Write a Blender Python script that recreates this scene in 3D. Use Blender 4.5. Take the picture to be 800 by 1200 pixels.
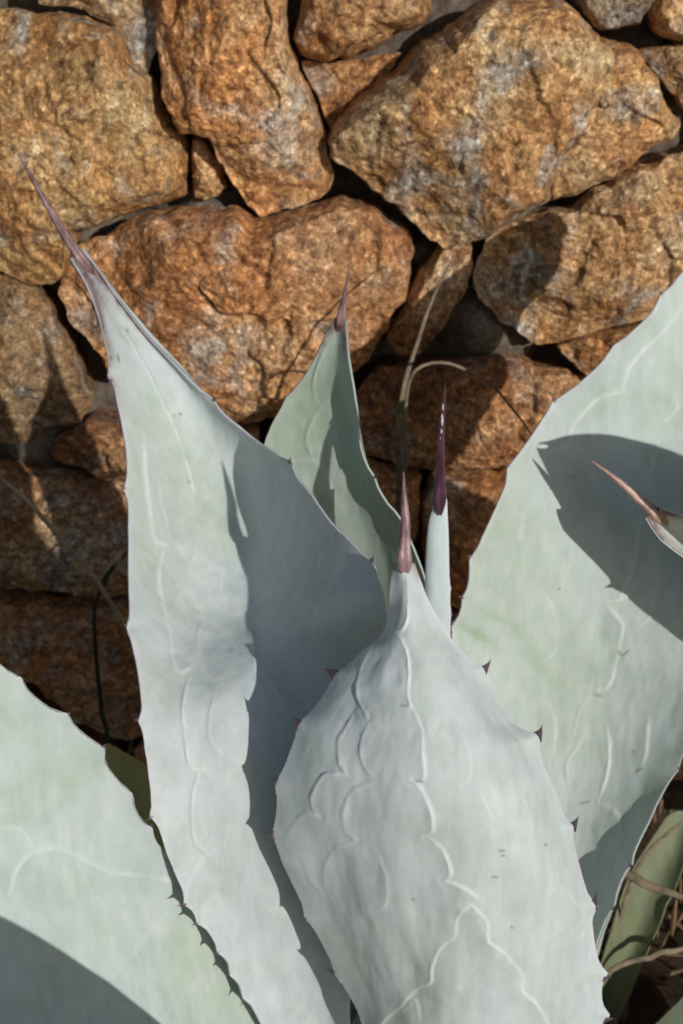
import bpy, math, random
import numpy as np
from mathutils import Vector, Matrix

for o in list(bpy.data.objects):
    bpy.data.objects.remove(o)
sc = bpy.context.scene
COL = sc.collection
R = math.radians

# ------------------------------------------------------------------ camera
PITCH = R(28.0)
CAM = np.array([0.0, 0.0, 1.14])
FWD = np.array([0.0, math.cos(PITCH), -math.sin(PITCH)])
UPV = np.array([0.0, math.sin(PITCH), math.cos(PITCH)])
RGT = np.array([1.0, 0.0, 0.0])
K = 0.0006                                   # 50 mm lens on a 36 mm tall frame of 1200 px
cd = bpy.data.cameras.new('camera')
cd.sensor_fit = 'VERTICAL'
cd.sensor_height = 36
cd.sensor_width = 24
cd.lens = 50
cd.clip_start = 0.02
cd.clip_end = 500
cd.dof.use_dof = True
cd.dof.focus_distance = 0.93
cd.dof.aperture_fstop = 13
cam = bpy.data.objects.new('camera', cd)
COL.objects.link(cam)
cam.location = CAM
cam.rotation_euler = (math.pi / 2 - PITCH, 0, 0)
sc.camera = cam
sc.render.resolution_x = 682
sc.render.resolution_y = 1024

# ------------------------------------------------------------------ light
SUN = np.array([0.65, -1.0, 0.45])
SUN = SUN / np.linalg.norm(SUN)
w = bpy.data.worlds.new('World')
sc.world = w
w.use_nodes = True
nt = w.node_tree
bg = nt.nodes['Background']
sky = nt.nodes.new('ShaderNodeTexSky')
sky.sky_type = 'NISHITA'
sky.sun_disc = False
sky.sun_elevation = math.asin(SUN[2])
sky.sun_rotation = math.atan2(SUN[0], SUN[1])
nt.links.new(sky.outputs[0], bg.inputs[0])
bg.inputs[1].default_value = 0.07
sl = bpy.data.lights.new('sun', 'SUN')
sl.energy = 3.2
sl.angle = R(0.53)
sl.color = (1.0, 0.965, 0.92)
so = bpy.data.objects.new('sun', sl)
COL.objects.link(so)
so.location = (2, -3, 4)
so.rotation_euler = Vector(SUN).to_track_quat('Z', 'Y').to_euler()
sc.view_settings.view_transform = 'Standard'
sc.view_settings.look = 'None'
sc.view_settings.exposure = 0.0
sc.view_settings.gamma = 1.0
sc.cycles.filter_width = 1.9

# ------------------------------------------------------------------ numeric helpers
rng = np.random.default_rng(7)
random.seed(5)

def hash3(ix, iy, iz, seed):
    h = (ix * 374761393 + iy * 668265263 + iz * 2147483647 + seed * 1274126177) & 0xFFFFFFFF
    h = ((h ^ (h >> 13)) * 1274126177) & 0xFFFFFFFF
    h = h ^ (h >> 16)
    return (h & 0xFFFF) / 32767.5 - 1.0

def vnoise(p, seed=0):
    f = np.floor(p)
    i = f.astype(np.int64)
    t = p - f
    t = t * t * t * (t * (t * 6 - 15) + 10)
    out = 0
    for dx in (0, 1):
        wx = t[:, 0] if dx else 1 - t[:, 0]
        for dy in (0, 1):
            wy = t[:, 1] if dy else 1 - t[:, 1]
            for dz in (0, 1):
                wz = t[:, 2] if dz else 1 - t[:, 2]
                out = out + wx * wy * wz * hash3(i[:, 0] + dx, i[:, 1] + dy, i[:, 2] + dz, seed)
    return out

def fbm(p, octv=4, seed=0, gain=0.5):
    a, s, out = 1.0, 1.0, 0
    for k in range(octv):
        out = out + a * vnoise(p * s + 17.3 * k, seed + k * 31)
        a *= gain
        s *= 2.03
    return out

def smooth(x, a, b):
    t = np.clip((x - a) / (b - a), 0, 1)
    return t * t * (3 - 2 * t)

def resample(pts, n, closed=False):
    """centripetal-free Catmull-Rom through pts, evenly spaced by chord length of the first two coordinates"""
    p = np.array(pts, float)
    if closed:
        p = np.vstack([p, p[:1]])
    seg = np.linalg.norm(np.diff(p[:, :2], axis=0), axis=1)
    s = np.concatenate([[0], np.cumsum(seg)])
    m = np.zeros_like(p)
    for k in range(len(p)):
        if closed and k in (0, len(p) - 1):
            a, b, ds = p[-2], p[1], seg[-1] + seg[0]
        else:
            k0, k1 = max(k - 1, 0), min(k + 1, len(p) - 1)
            a, b, ds = p[k0], p[k1], s[k1] - s[k0]
        m[k] = (b - a) / max(ds, 1e-9)
    q = np.linspace(0, s[-1], n, endpoint=not closed)
    k = np.clip(np.searchsorted(s, q, side='right') - 1, 0, len(seg) - 1)
    h = seg[k]
    t = ((q - s[k]) / h)[:, None]
    h = h[:, None]
    return ((2 * t**3 - 3 * t**2 + 1) * p[k] + (t**3 - 2 * t**2 + t) * h * m[k]
            + (-2 * t**3 + 3 * t**2) * p[k + 1] + (t**3 - t**2) * h * m[k + 1])

def depth_of(py, Y):
    return Y / (math.cos(PITCH) + math.sin(PITCH) * (600 - np.asarray(py, float)) * K)

def world(px, py, d):
    px, py, d = np.asarray(px, float), np.asarray(py, float), np.asarray(d, float)
    return (CAM + RGT * ((px - 400) * K * d)[..., None] + UPV * ((600 - py) * K * d)[..., None]
            + FWD * d[..., None])

def poly_dist(P, poly):
    best = np.full(len(P), 1e9)
    sgn = np.ones(len(P))
    poly = np.array(poly, float)
    for a, b in zip(poly[:-1], poly[1:]):
        ab = b - a
        t = np.clip(((P - a) @ ab) / max(ab @ ab, 1e-9), 0, 1)
        r = P - a - t[:, None] * ab
        dd = np.linalg.norm(r, axis=1)
        up = dd < best
        best = np.where(up, dd, best)
        sgn = np.where(up, np.sign(ab[0] * r[:, 1] - ab[1] * r[:, 0]), sgn)
    return best, sgn

def make_mesh(name, verts, faces, smooth_shade=True):
    me = bpy.data.meshes.new(name)
    verts = np.asarray(verts, np.float32)
    me.vertices.add(len(verts))
    me.vertices.foreach_set('co', verts.ravel())
    tot, loops, starts = 0, [], []
    for f in faces:                           # list of (n,k) integer arrays
        f = np.asarray(f, np.int32)
        loops.append(f.ravel())
        starts.append(tot + np.arange(len(f)) * f.shape[1])
        tot += f.size
    loops = np.concatenate(loops)
    starts = np.concatenate(starts).astype(np.int32)
    me.loops.add(len(loops))
    me.loops.foreach_set('vertex_index', loops)
    me.polygons.add(len(starts))
    me.polygons.foreach_set('loop_start', starts)
    me.update(calc_edges=True)
    me.validate()
    if smooth_shade:
        me.polygons.foreach_set('use_smooth', np.ones(len(me.polygons), bool))
    return me

def grid_faces(nr, nc, off=0, closed=False, flip=False):
    r = np.arange(nr - 1)[:, None]
    c = np.arange(nc if closed else nc - 1)[None, :]
    c2 = (c + 1) % nc
    f = np.stack([off + r * nc + c, off + r * nc + c2, off + (r + 1) * nc + c2, off + (r + 1) * nc + c], -1).reshape(-1, 4)
    return f[:, ::-1] if flip else f

def link(name, me, mat, parent=None, loc=(0, 0, 0)):
    o = bpy.data.objects.new(name, me)
    COL.objects.link(o)
    if me is not None and mat is not None and not me.materials:
        me.materials.append(mat)
    o.location = loc
    if parent is not None:
        o.parent = parent
    return o

def tag(o, label=None, cat=None, group=None, kind=None):
    if label: o['label'] = label
    if cat: o['category'] = cat
    if group: o['group'] = group
    if kind: o['kind'] = kind
    return o

def empty(name, loc, label, cat, group=None):
    o = bpy.data.objects.new(name, None)
    COL.objects.link(o)
    o.location = loc
    o.empty_display_size = 0.05
    return tag(o, label, cat, group)

def set_tint(me, rgb):
    a = me.attributes.new('tint', 'FLOAT_COLOR', 'POINT')
    c = np.ones((len(rgb), 4), np.float32)
    c[:, :3] = np.clip(rgb, 0, 1)
    a.data.foreach_set('color', c.ravel())

# ------------------------------------------------------------------ materials
class NB:
    def __init__(s, name):
        s.m = bpy.data.materials.new(name)
        s.m.use_nodes = True
        s.t = s.m.node_tree
        s.b = s.t.nodes['Principled BSDF']
    def n(s, typ, **kw):
        x = s.t.nodes.new(typ)
        for k, v in kw.items():
            if k == 'inp':
                for a, b in v.items():
                    if hasattr(b, 'links') or isinstance(b, bpy.types.NodeSocket):
                        s.t.links.new(b, x.inputs[a])
                    else:
                        x.inputs[a].default_value = b
            else:
                setattr(x, k, v)
        return x
    def ramp(s, fac, stops, interp='LINEAR'):
        r = s.n('ShaderNodeValToRGB')
        r.color_ramp.interpolation = interp
        e = r.color_ramp.elements
        while len(e) < len(stops):
            e.new(0.5)
        for i, (p, c) in enumerate(stops):
            e[i].position = p
            e[i].color = (*c, 1) if len(c) == 3 else c
        s.t.links.new(fac, r.inputs[0])
        return r.outputs[0]
    def mix(s, fac, a, b, mode='MIX'):
        x = s.n('ShaderNodeMix', data_type='RGBA', blend_type=mode)
        for i, v in ((0, fac), (6, a), (7, b)):
            if isinstance(v, bpy.types.NodeSocket):
                s.t.links.new(v, x.inputs[i])
            else:
                x.inputs[i].default_value = (*v, 1) if isinstance(v, tuple) and len(v) == 3 else v
        return x.outputs[2]
    def math(s, op, a, b=0.0):
        x = s.n('ShaderNodeMath', operation=op)
        for i, v in ((0, a), (1, b)):
            if isinstance(v, bpy.types.NodeSocket):
                s.t.links.new(v, x.inputs[i])
            else:
                x.inputs[i].default_value = v
        return x.outputs[0]
    def noise(s, vec, scale, detail=4, rough=0.55, dist=0.0):
        x = s.n('ShaderNodeTexNoise', inp={'Vector': vec, 'Scale': scale, 'Detail': detail, 'Roughness': rough, 'Distortion': dist})
        return x.outputs['Fac']
    def voro(s, vec, scale, feature='F1'):
        x = s.n('ShaderNodeTexVoronoi', feature=feature, inp={'Vector': vec, 'Scale': scale})
        return x
    def bump(s, h, strength, dist, normal=None):
        x = s.n('ShaderNodeBump', inp={'Height': h, 'Strength': strength, 'Distance': dist})
        if normal is not None:
            s.t.links.new(normal, x.inputs['Normal'])
        return x.outputs[0]
    def out(s, **kw):
        for k, v in kw.items():
            k = k.replace('_', ' ')
            if isinstance(v, bpy.types.NodeSocket):
                s.t.links.new(v, s.b.inputs[k])
            else:
                s.b.inputs[k].default_value = v
        return s.m

def mat_granite():
    b = NB('granite')
    tc = b.n('ShaderNodeTexCoord')
    oi = b.n('ShaderNodeObjectInfo')
    off = b.n('ShaderNodeVectorMath', operation='SCALE', inp={0: (13.1, 7.7, 5.3)})
    b.t.links.new(oi.outputs['Random'], off.inputs['Scale'])
    v = b.n('ShaderNodeVectorMath', operation='ADD', inp={0: tc.outputs['Object'], 1: off.outputs[0]}).outputs[0]
    rustc = b.noise(v, 9, 5, 0.62, 0.6)
    greyc = b.noise(v, 17, 4, 0.6, 0.4)
    base = b.ramp(rustc, [(0.27, (0.22, 0.115, 0.055)), (0.40, (0.38, 0.18, 0.065)), (0.52, (0.44, 0.25, 0.11)), (0.66, (0.48, 0.33, 0.18)), (0.8, (0.42, 0.23, 0.09))])
    base = b.mix(b.ramp(greyc, [(0.52, (0, 0, 0)), (0.68, (0.85, 0.85, 0.85))]), base, (0.36, 0.33, 0.28))
    redc = b.noise(v, 26, 4, 0.65, 0.5)
    base = b.mix(b.ramp(redc, [(0.56, (0, 0, 0)), (0.70, (0.75, 0.75, 0.75))]), base, (0.27, 0.115, 0.05))
    # mineral grains, picked apart at a few millimetres
    wv = b.n('ShaderNodeTexNoise', inp={'Vector': v, 'Scale': 90, 'Detail': 2}).outputs['Color']
    v2 = b.n('ShaderNodeVectorMath', operation='MULTIPLY_ADD', inp={0: wv, 1: (0.012, 0.012, 0.012), 2: v}).outputs[0]
    gr = b.voro(v2, 150)
    sep = b.n('ShaderNodeSeparateColor', inp={0: gr.outputs['Color']})
    grain = b.ramp(sep.outputs[0], [(0.0, (0.55, 0.48, 0.44)), (0.3, (0.85, 0.8, 0.76)), (0.6, (1.0, 1.0, 1.0)), (1.0, (1.35, 1.38, 1.42))])
    col = b.mix(0.6, base, grain, 'MULTIPLY')
    mot = b.noise(v2, 105, 4, 0.7)
    col = b.mix(0.9, col, b.ramp(mot, [(0.33, (0.36, 0.28, 0.24)), (0.46, (0.86, 0.82, 0.78)), (0.56, (1.18, 1.16, 1.13)), (0.7, (2.1, 2.3, 2.6))]), 'MULTIPLY')
    fine = b.noise(v, 300, 4, 0.75)
    col = b.mix(0.9, col, b.ramp(fine, [(0.33, (0.40, 0.33, 0.30)), (0.46, (0.95, 0.94, 0.93)), (0.58, (1.25, 1.25, 1.25)), (0.68, (2.0, 2.1, 2.2))]), 'MULTIPLY')
    streak = b.noise(v, 40, 7, 0.72, 1.0)
    col = b.mix(0.8, col, b.ramp(streak, [(0.3, (0.50, 0.45, 0.42)), (0.5, (1, 1, 1)), (0.75, (1.28, 1.27, 1.25))]), 'MULTIPLY')
    patch = b.noise(v, 5.5, 3, 0.5)
    col = b.mix(0.5, col, b.ramp(patch, [(0.32, (0.62, 0.52, 0.46)), (0.5, (1, 1, 1)), (0.7, (1.12, 1.1, 1.05))]), 'MULTIPLY')
    col = b.mix(1.0, col, oi.outputs['Color'], 'MULTIPLY')
    h1 = b.noise(v, 60, 8, 0.68, 0.3)
    h2 = gr.outputs['Distance']
    n1 = b.bump(h1, 0.6, 0.005)
    n2 = b.bump(h2, 0.45, 0.003, n1)
    rough = b.ramp(sep.outputs[2], [(0, (0.62, 0.62, 0.62)), (1, (0.92, 0.92, 0.92))])
    return b.out(Base_Color=col, Normal=n2, Roughness=rough, Specular_IOR_Level=0.3)

def mat_mortar():
    b = NB('mortar')
    tc = b.n('ShaderNodeTexCoord').outputs['Object']
    n1 = b.noise(tc, 14, 6, 0.65)
    col = b.ramp(n1, [(0.3, (0.08, 0.062, 0.046)), (0.5, (0.165, 0.135, 0.105)), (0.7, (0.26, 0.22, 0.175))])
    g = b.voro(tc, 240)
    sep = b.n('ShaderNodeSeparateColor', inp={0: g.outputs['Color']})
    col = b.mix(0.6, col, b.ramp(sep.outputs[0], [(0, (0.6, 0.58, 0.55)), (0.5, (1, 1, 1)), (1, (1.4, 1.4, 1.38))]), 'MULTIPLY')
    nn = b.bump(b.noise(tc, 110, 8, 0.7), 0.9, 0.008)
    return b.out(Base_Color=col, Normal=nn, Roughness=0.95, Specular_IOR_Level=0.15)

def mat_soil():
    b = NB('soil')
    tc = b.n('ShaderNodeTexCoord').outputs['Object']
    n1 = b.noise(tc, 11, 8, 0.7)
    col = b.ramp(n1, [(0.3, (0.035, 0.024, 0.016)), (0.5, (0.085, 0.058, 0.036)), (0.72, (0.17, 0.12, 0.075))])
    nn = b.bump(b.noise(tc, 70, 8, 0.7), 1.0, 0.015)
    return b.out(Base_Color=col, Normal=nn, Roughness=0.97, Specular_IOR_Level=0.1)

def mat_leaf():
    b = NB('agave_leaf')
    at = b.n('ShaderNodeAttribute', attribute_name='tint').outputs['Color']
    tc = b.n('ShaderNodeTexCoord').outputs['Object']
    mp = b.n('ShaderNodeMapping', inp={'Vector': tc, 'Scale': (1.0, 1.0, 0.28)}).outputs[0]
    fib = b.noise(mp, 110, 6, 0.65)
    col = b.mix(0.9, at, b.ramp(fib, [(0.3, (0.90, 0.91, 0.91)), (0.5, (1, 1, 1)), (0.7, (1.06, 1.06, 1.06))]), 'MULTIPLY')
    blot = b.noise(tc, 26, 5, 0.6)
    col = b.mix(0.55, col, b.ramp(blot, [(0.32, (0.86, 0.90, 0.86)), (0.5, (1, 1, 1)), (0.7, (1.05, 1.05, 1.06))]), 'MULTIPLY')
    sp = b.noise(tc, 420, 2, 0.5)
    speck = b.math('MULTIPLY', b.ramp(sp, [(0.70, (0, 0, 0)), (0.78, (1, 1, 1))]), b.ramp(b.noise(tc, 30, 2), [(0.5, (0, 0, 0)), (0.7, (1, 1, 1))]))
    col = b.mix(b.math('MULTIPLY', speck, 0.35), col, (0.22, 0.25, 0.2))
    n1 = b.bump(fib, 0.2, 0.002)
    n1 = b.bump(blot, 0.10, 0.006, n1)
    rough = b.ramp(blot, [(0.3, (0.58, 0.58, 0.58)), (0.7, (0.75, 0.75, 0.75))])
    return b.out(Base_Color=col, Normal=n1, Roughness=rough, Specular_IOR_Level=0.25)

def mat_spine(name, c0, c1, rough):
    b = NB(name)
    tc = b.n('ShaderNodeTexCoord').outputs['Object']
    mp = b.n('ShaderNodeMapping', inp={'Vector': tc, 'Scale': (1.0, 1.0, 0.2)}).outputs[0]
    n1 = b.noise(mp, 160, 5, 0.6)
    col = b.ramp(n1, [(0.35, c0), (0.65, c1)])
    nn = b.bump(n1, 0.3, 0.002)
    return b.out(Base_Color=col, Normal=nn, Roughness=rough, Specular_IOR_Level=0.5)

def mat_plain(name, c0, c1, scale, rough, bump=0.2):
    b = NB(name)
    tc = b.n('ShaderNodeTexCoord').outputs['Object']
    n1 = b.noise(tc, scale, 6, 0.62)
    col = b.ramp(n1, [(0.32, c0), (0.68, c1)])
    nn = b.bump(n1, bump, 0.004)
    return b.out(Base_Color=col, Normal=nn, Roughness=rough, Specular_IOR_Level=0.25)

GRANITE, MORTAR, SOIL, LEAF = mat_granite(), mat_mortar(), mat_soil(), mat_leaf()
SPINE_ROSE = mat_spine('spine_rose', (0.10, 0.05, 0.05), (0.34, 0.22, 0.22), 0.42)
SPINE_DARK = mat_spine('spine_maroon', (0.045, 0.018, 0.028), (0.12, 0.06, 0.09), 0.18)
SPINE_TAN = mat_spine('spine_tan', (0.25, 0.13, 0.10), (0.42, 0.28, 0.22), 0.4)
TOOTH = mat_spine('tooth_horn', (0.035, 0.022, 0.032), (0.15, 0.10, 0.13), 0.4)
STRAW_SHADED = mat_plain('dry_straw_shaded', (0.10, 0.078, 0.055), (0.27, 0.21, 0.14), 90, 0.85)  # straw with the shade on the stalks mixed into its colour
STRAW_SUNLIT = mat_plain('dry_straw_sunlit', (0.22, 0.16, 0.09), (0.46, 0.35, 0.21), 90, 0.85)  # same straw, lightened so a stalk standing in shade looks sunlit
GREENBLADE = mat_plain('green_blade', (0.015, 0.022, 0.010), (0.04, 0.055, 0.022), 60, 0.6)
FLAKE = mat_plain('pale_flake', (0.30, 0.26, 0.28), (0.62, 0.58, 0.60), 400, 0.4)
LITTER = mat_plain('litter_fibre', (0.10, 0.065, 0.035), (0.30, 0.21, 0.11), 40, 0.9)

# ------------------------------------------------------------------ ground
def build_ground():
    # fine near the plants, coarse out to the horizon
    xs = np.concatenate([[-60, -20, -8, -4, -2.5], np.linspace(-1.6, 1.6, 161), [2.5, 4, 8, 20, 60]])
    ys = np.concatenate([[-60, -20, -8, -4, -2, -1], np.linspace(-0.4, 1.7, 106), [2.5, 4, 8, 20, 60]])
    X, Y = np.meshgrid(xs, ys)
    P = np.stack([X.ravel(), Y.ravel(), np.zeros(X.size)], 1)
    near = smooth(-np.abs(P[:, 0]), -2.4, -1.4) * smooth(-np.abs(P[:, 1] - 0.7), -1.6, -0.9)
    P[:, 2] = near * (0.018 * fbm(P * 5, 4, 3) + 0.006 * fbm(P * 40, 3, 9))
    P[:, 2] += near * 0.05 * smooth(P[:, 1], 1.15, 1.5)
    me = make_mesh('ground', P, [grid_faces(len(ys), len(xs))])
    tag(link('ground', me, SOIL), 'dark bare soil below the plants and wall', 'ground', kind='structure')
build_ground()

# ------------------------------------------------------------------ stone wall
BAT = R(7)
W0 = np.array([0.0, 1.42, 0.0])
WS = np.array([1.0, 0, 0])
WT = np.array([0.0, math.sin(BAT), math.cos(BAT)])
WN = np.array([0.0, -math.cos(BAT), math.sin(BAT)])
FACE = 0.045

def to_wall(px, py, n=FACE):
    px, py = np.asarray(px, float), np.asarray(py, float)
    ray = RGT * ((px - 400) * K)[..., None] + UPV * ((600 - py) * K)[..., None] + FWD
    t = (n - (CAM - W0) @ WN) / (ray @ WN)
    p = CAM + ray * t[..., None] - W0
    return np.stack([p @ WS, p @ WT], -1)

def from_wall(s, t, n):
    return W0 + WS * s[..., None] + WT * t[..., None] + WN * n[..., None]

wall = empty('stone_wall', tuple(W0), 'rustic wall of rough orange brown granite stones behind the agave', 'wall')

# outline in the photograph, protrusion, tilt (ds, dt), tint, edge rounding
STONES = [
    ([(-70,5),(40,16),(100,18),(132,32),(152,76),(176,100),(195,150),(214,165),(221,190),(214,230),(190,241),(110,266),(86,278),(85,302),(62,335),(30,337),(0,318),(-70,305)], .055, (.00, .05), (0.90,0.97,0.92), .035),
    ([(184,-40),(322,-40),(341,48),(364,106),(393,205),(388,226),(350,241),(303,254),(284,230),(243,166),(212,156),(196,130),(184,60)], .075, (-.10, .10), (1.10,1.05,0.98), .018),
    ([(224,164),(241,170),(264,196),(269,226),(255,238),(226,238),(217,200)], .030, (0, 0), (0.95,0.9,0.85), .02),
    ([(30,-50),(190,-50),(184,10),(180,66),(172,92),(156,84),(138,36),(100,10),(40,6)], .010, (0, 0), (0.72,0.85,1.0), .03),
    ([(352,72),(390,80),(442,64),(474,62),(446,96),(408,136),(388,160),(372,118)], .008, (0, 0), (0.78,0.74,0.7), .03),
    ([(350,25),(362,-25),(505,-40),(508,12),(490,36),(440,60),(385,76),(352,64),(344,44)], .060, (.0, .12), (1.05,1.06,1.02), .03),
    ([(386,165),(402,138),(440,96),(470,72),(520,30),(560,6),(610,-12),(668,2),(690,25),(704,45),(717,62),(716,104),(702,138),(664,176),(652,200),(644,240),(600,258),(560,281),(521,293),(500,280),(455,237),(430,215),(390,182)], .10, (.05, .12), (1.06,1.17,1.2), .03),
    ([(690,45),(722,50),(748,62),(772,96),(797,146),(791,162),(755,186),(725,206),(680,226),(640,240),(625,200),(660,150),(690,110)], .055, (-.12, .10), (1.04,1.06,1.0), .03),
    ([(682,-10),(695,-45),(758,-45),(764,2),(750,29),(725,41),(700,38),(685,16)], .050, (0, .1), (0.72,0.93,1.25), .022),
    ([(764,5),(772,-30),(860,-30),(860,52),(792,49),(767,36)], .050, (0, 0), (1.15,1.1,1.0), .025),
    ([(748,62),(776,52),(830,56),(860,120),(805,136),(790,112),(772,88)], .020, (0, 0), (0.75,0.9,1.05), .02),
    ([(870,160),(800,182),(720,210),(666,246),(602,262),(572,287),(553,330),(561,356),(590,386),(625,401),(662,406),(720,387),(762,376),(870,330)], .030, (.05, .02), (1.02,1.10,1.12), .035),
    ([(652,412),(690,398),(760,384),(850,360),(850,430),(790,455),(720,458),(684,440)], .040, (0, .05), (1.05,0.95,0.8), .02),
    ([(100,286),(150,263),(200,252),(245,242),(300,256),(350,243),(400,233),(442,241),(470,270),(481,300),(475,346),(450,392),(424,436),(380,472),(330,487),(287,507),(240,482),(180,452),(130,440),(92,400),(70,350),(82,306)], .065, (.05, .10), (1.06,0.98,0.92), .04),
    ([(535,287),(553,292),(554,312),(541,350),(522,390),(490,421),(462,416),(450,394),(470,360),(496,320),(515,298)], .042, (-.15, 0), (1.0,1.0,0.98), .02),
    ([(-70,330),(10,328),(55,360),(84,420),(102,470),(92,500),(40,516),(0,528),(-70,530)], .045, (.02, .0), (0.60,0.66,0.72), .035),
    ([(56,522),(100,502),(140,508),(200,520),(200,556),(140,562),(90,558),(58,546)], .020, (0, 0), (0.75,0.7,0.68), .02),
    ([(-70,552),(0,550),(60,562),(150,572),(200,600),(195,690),(120,702),(60,697),(0,692),(-70,690)], .050, (.05, .02), (0.82,0.85,0.9), .03),
    ([(-70,700),(0,702),(60,706),(150,710),(215,730),(215,830),(150,872),(95,850),(40,800),(-70,770)], .055, (0, .1), (0.95,0.85,0.78), .03),
    ([(-70,790),(30,812),(90,866),(140,892),(140,960),(40,960),(-70,950)], .055, (0, 0), (0.85,0.8,0.75), .03),
    ([(408,470),(440,436),(500,432),(600,424),(676,448),(735,470),(720,530),(600,552),(500,556),(420,540)], .035, (0, -.05), (0.85,0.75,0.68), .03),
    ([(505,562),(600,556),(720,540),(720,640),(640,700),(560,720),(500,715),(490,620)], .055, (0, .05), (1.12,0.98,0.82), .03),
    ([(320,500),(400,480),(412,545),(490,565),(485,660),(400,680),(330,650),(300,570)], .045, (0, 0), (0.95,0.9,0.82), .03),
    ([(205,480),(300,512),(295,600),(320,660),(215,680),(205,590)], .045, (0, 0), (1.0,0.95,0.9), .03),
    ([(228,690),(330,670),(420,690),(480,680),(480,800),(360,830),(230,810)], .05, (0, 0), (1.0,0.9,0.8), .03),
    ([(492,730),(560,730),(660,705),(700,800),(640,850),(500,840)], .05, (0, 0), (1.0,0.9,0.8), .03),
    ([(700,690),(740,560),(860,540),(870,700),(860,800),(720,800)], .045, (0, 0), (1.0,1.0,0.95), .03),
    ([(150,890),(230,830),(350,845),(420,830),(420,940),(160,950)], .05, (0, 0), (0.9,0.85,0.8), .03),
    ([(440,850),(620,862),(700,815),(700,930),(600,950),(440,945)], .05, (0, 0), (0.9,0.85,0.8), .03),
    ([(715,815),(870,812),(870,930),(715,935)], .05, (0, 0), (0.9,0.88,0.85), .03),
    ([(745,465),(865,440),(870,530),(745,548)], .05, (0, 0), (1.0,0.95,0.9), .03),
]
NOBODY = []
# more of the same wall beyond both sides and the top of the frame
def extra_stones():
    out = []
    r = random.Random(11)
    def cell(x0, x1, y0, y1):
        g = 7
        pts = []
        for fx, fy in ((0,0),(.5,-.03),(1,0),(1.03,.5),(1,1),(.5,1.03),(0,1),(-.03,.5)):
            pts.append((x0 + g + (x1 - x0 - 2 * g) * fx + r.uniform(-14, 14), y0 + g + (y1 - y0 - 2 * g) * fy + r.uniform(-12, 12)))
        c = r.choice([(1.1,1.05,1.0),(0.95,0.95,0.92),(1.15,1.1,1.0),(0.8,0.9,1.05),(1.0,0.92,0.85)])
        out.append((pts, r.uniform(.035, .07), (r.uniform(-.1, .1), r.uniform(-.05, .12)), c, .03))
    for side in (-1, 1):
        y = -330
        while y < 950:
            hgt = r.uniform(130, 230)
            x = -82 if side < 0 else 880
            for k in range(4):
                wd = r.uniform(150, 300)
                if side < 0:
                    cell(x - wd, x, y, min(y + hgt, 965)); x -= wd
                else:
                    cell(x, x + wd, y, min(y + hgt, 965)); x += wd
            y += hgt
    x = -80
    while x < 870:
        wd = r.uniform(150, 260)
        cell(x, min(x + wd, 878), -210, -52)
        x += wd
    x = -80
    while x < 870:
        wd = r.uniform(170, 300)
        cell(x, min(x + wd, 878), -360, -212)
        x += wd
    return out

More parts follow.
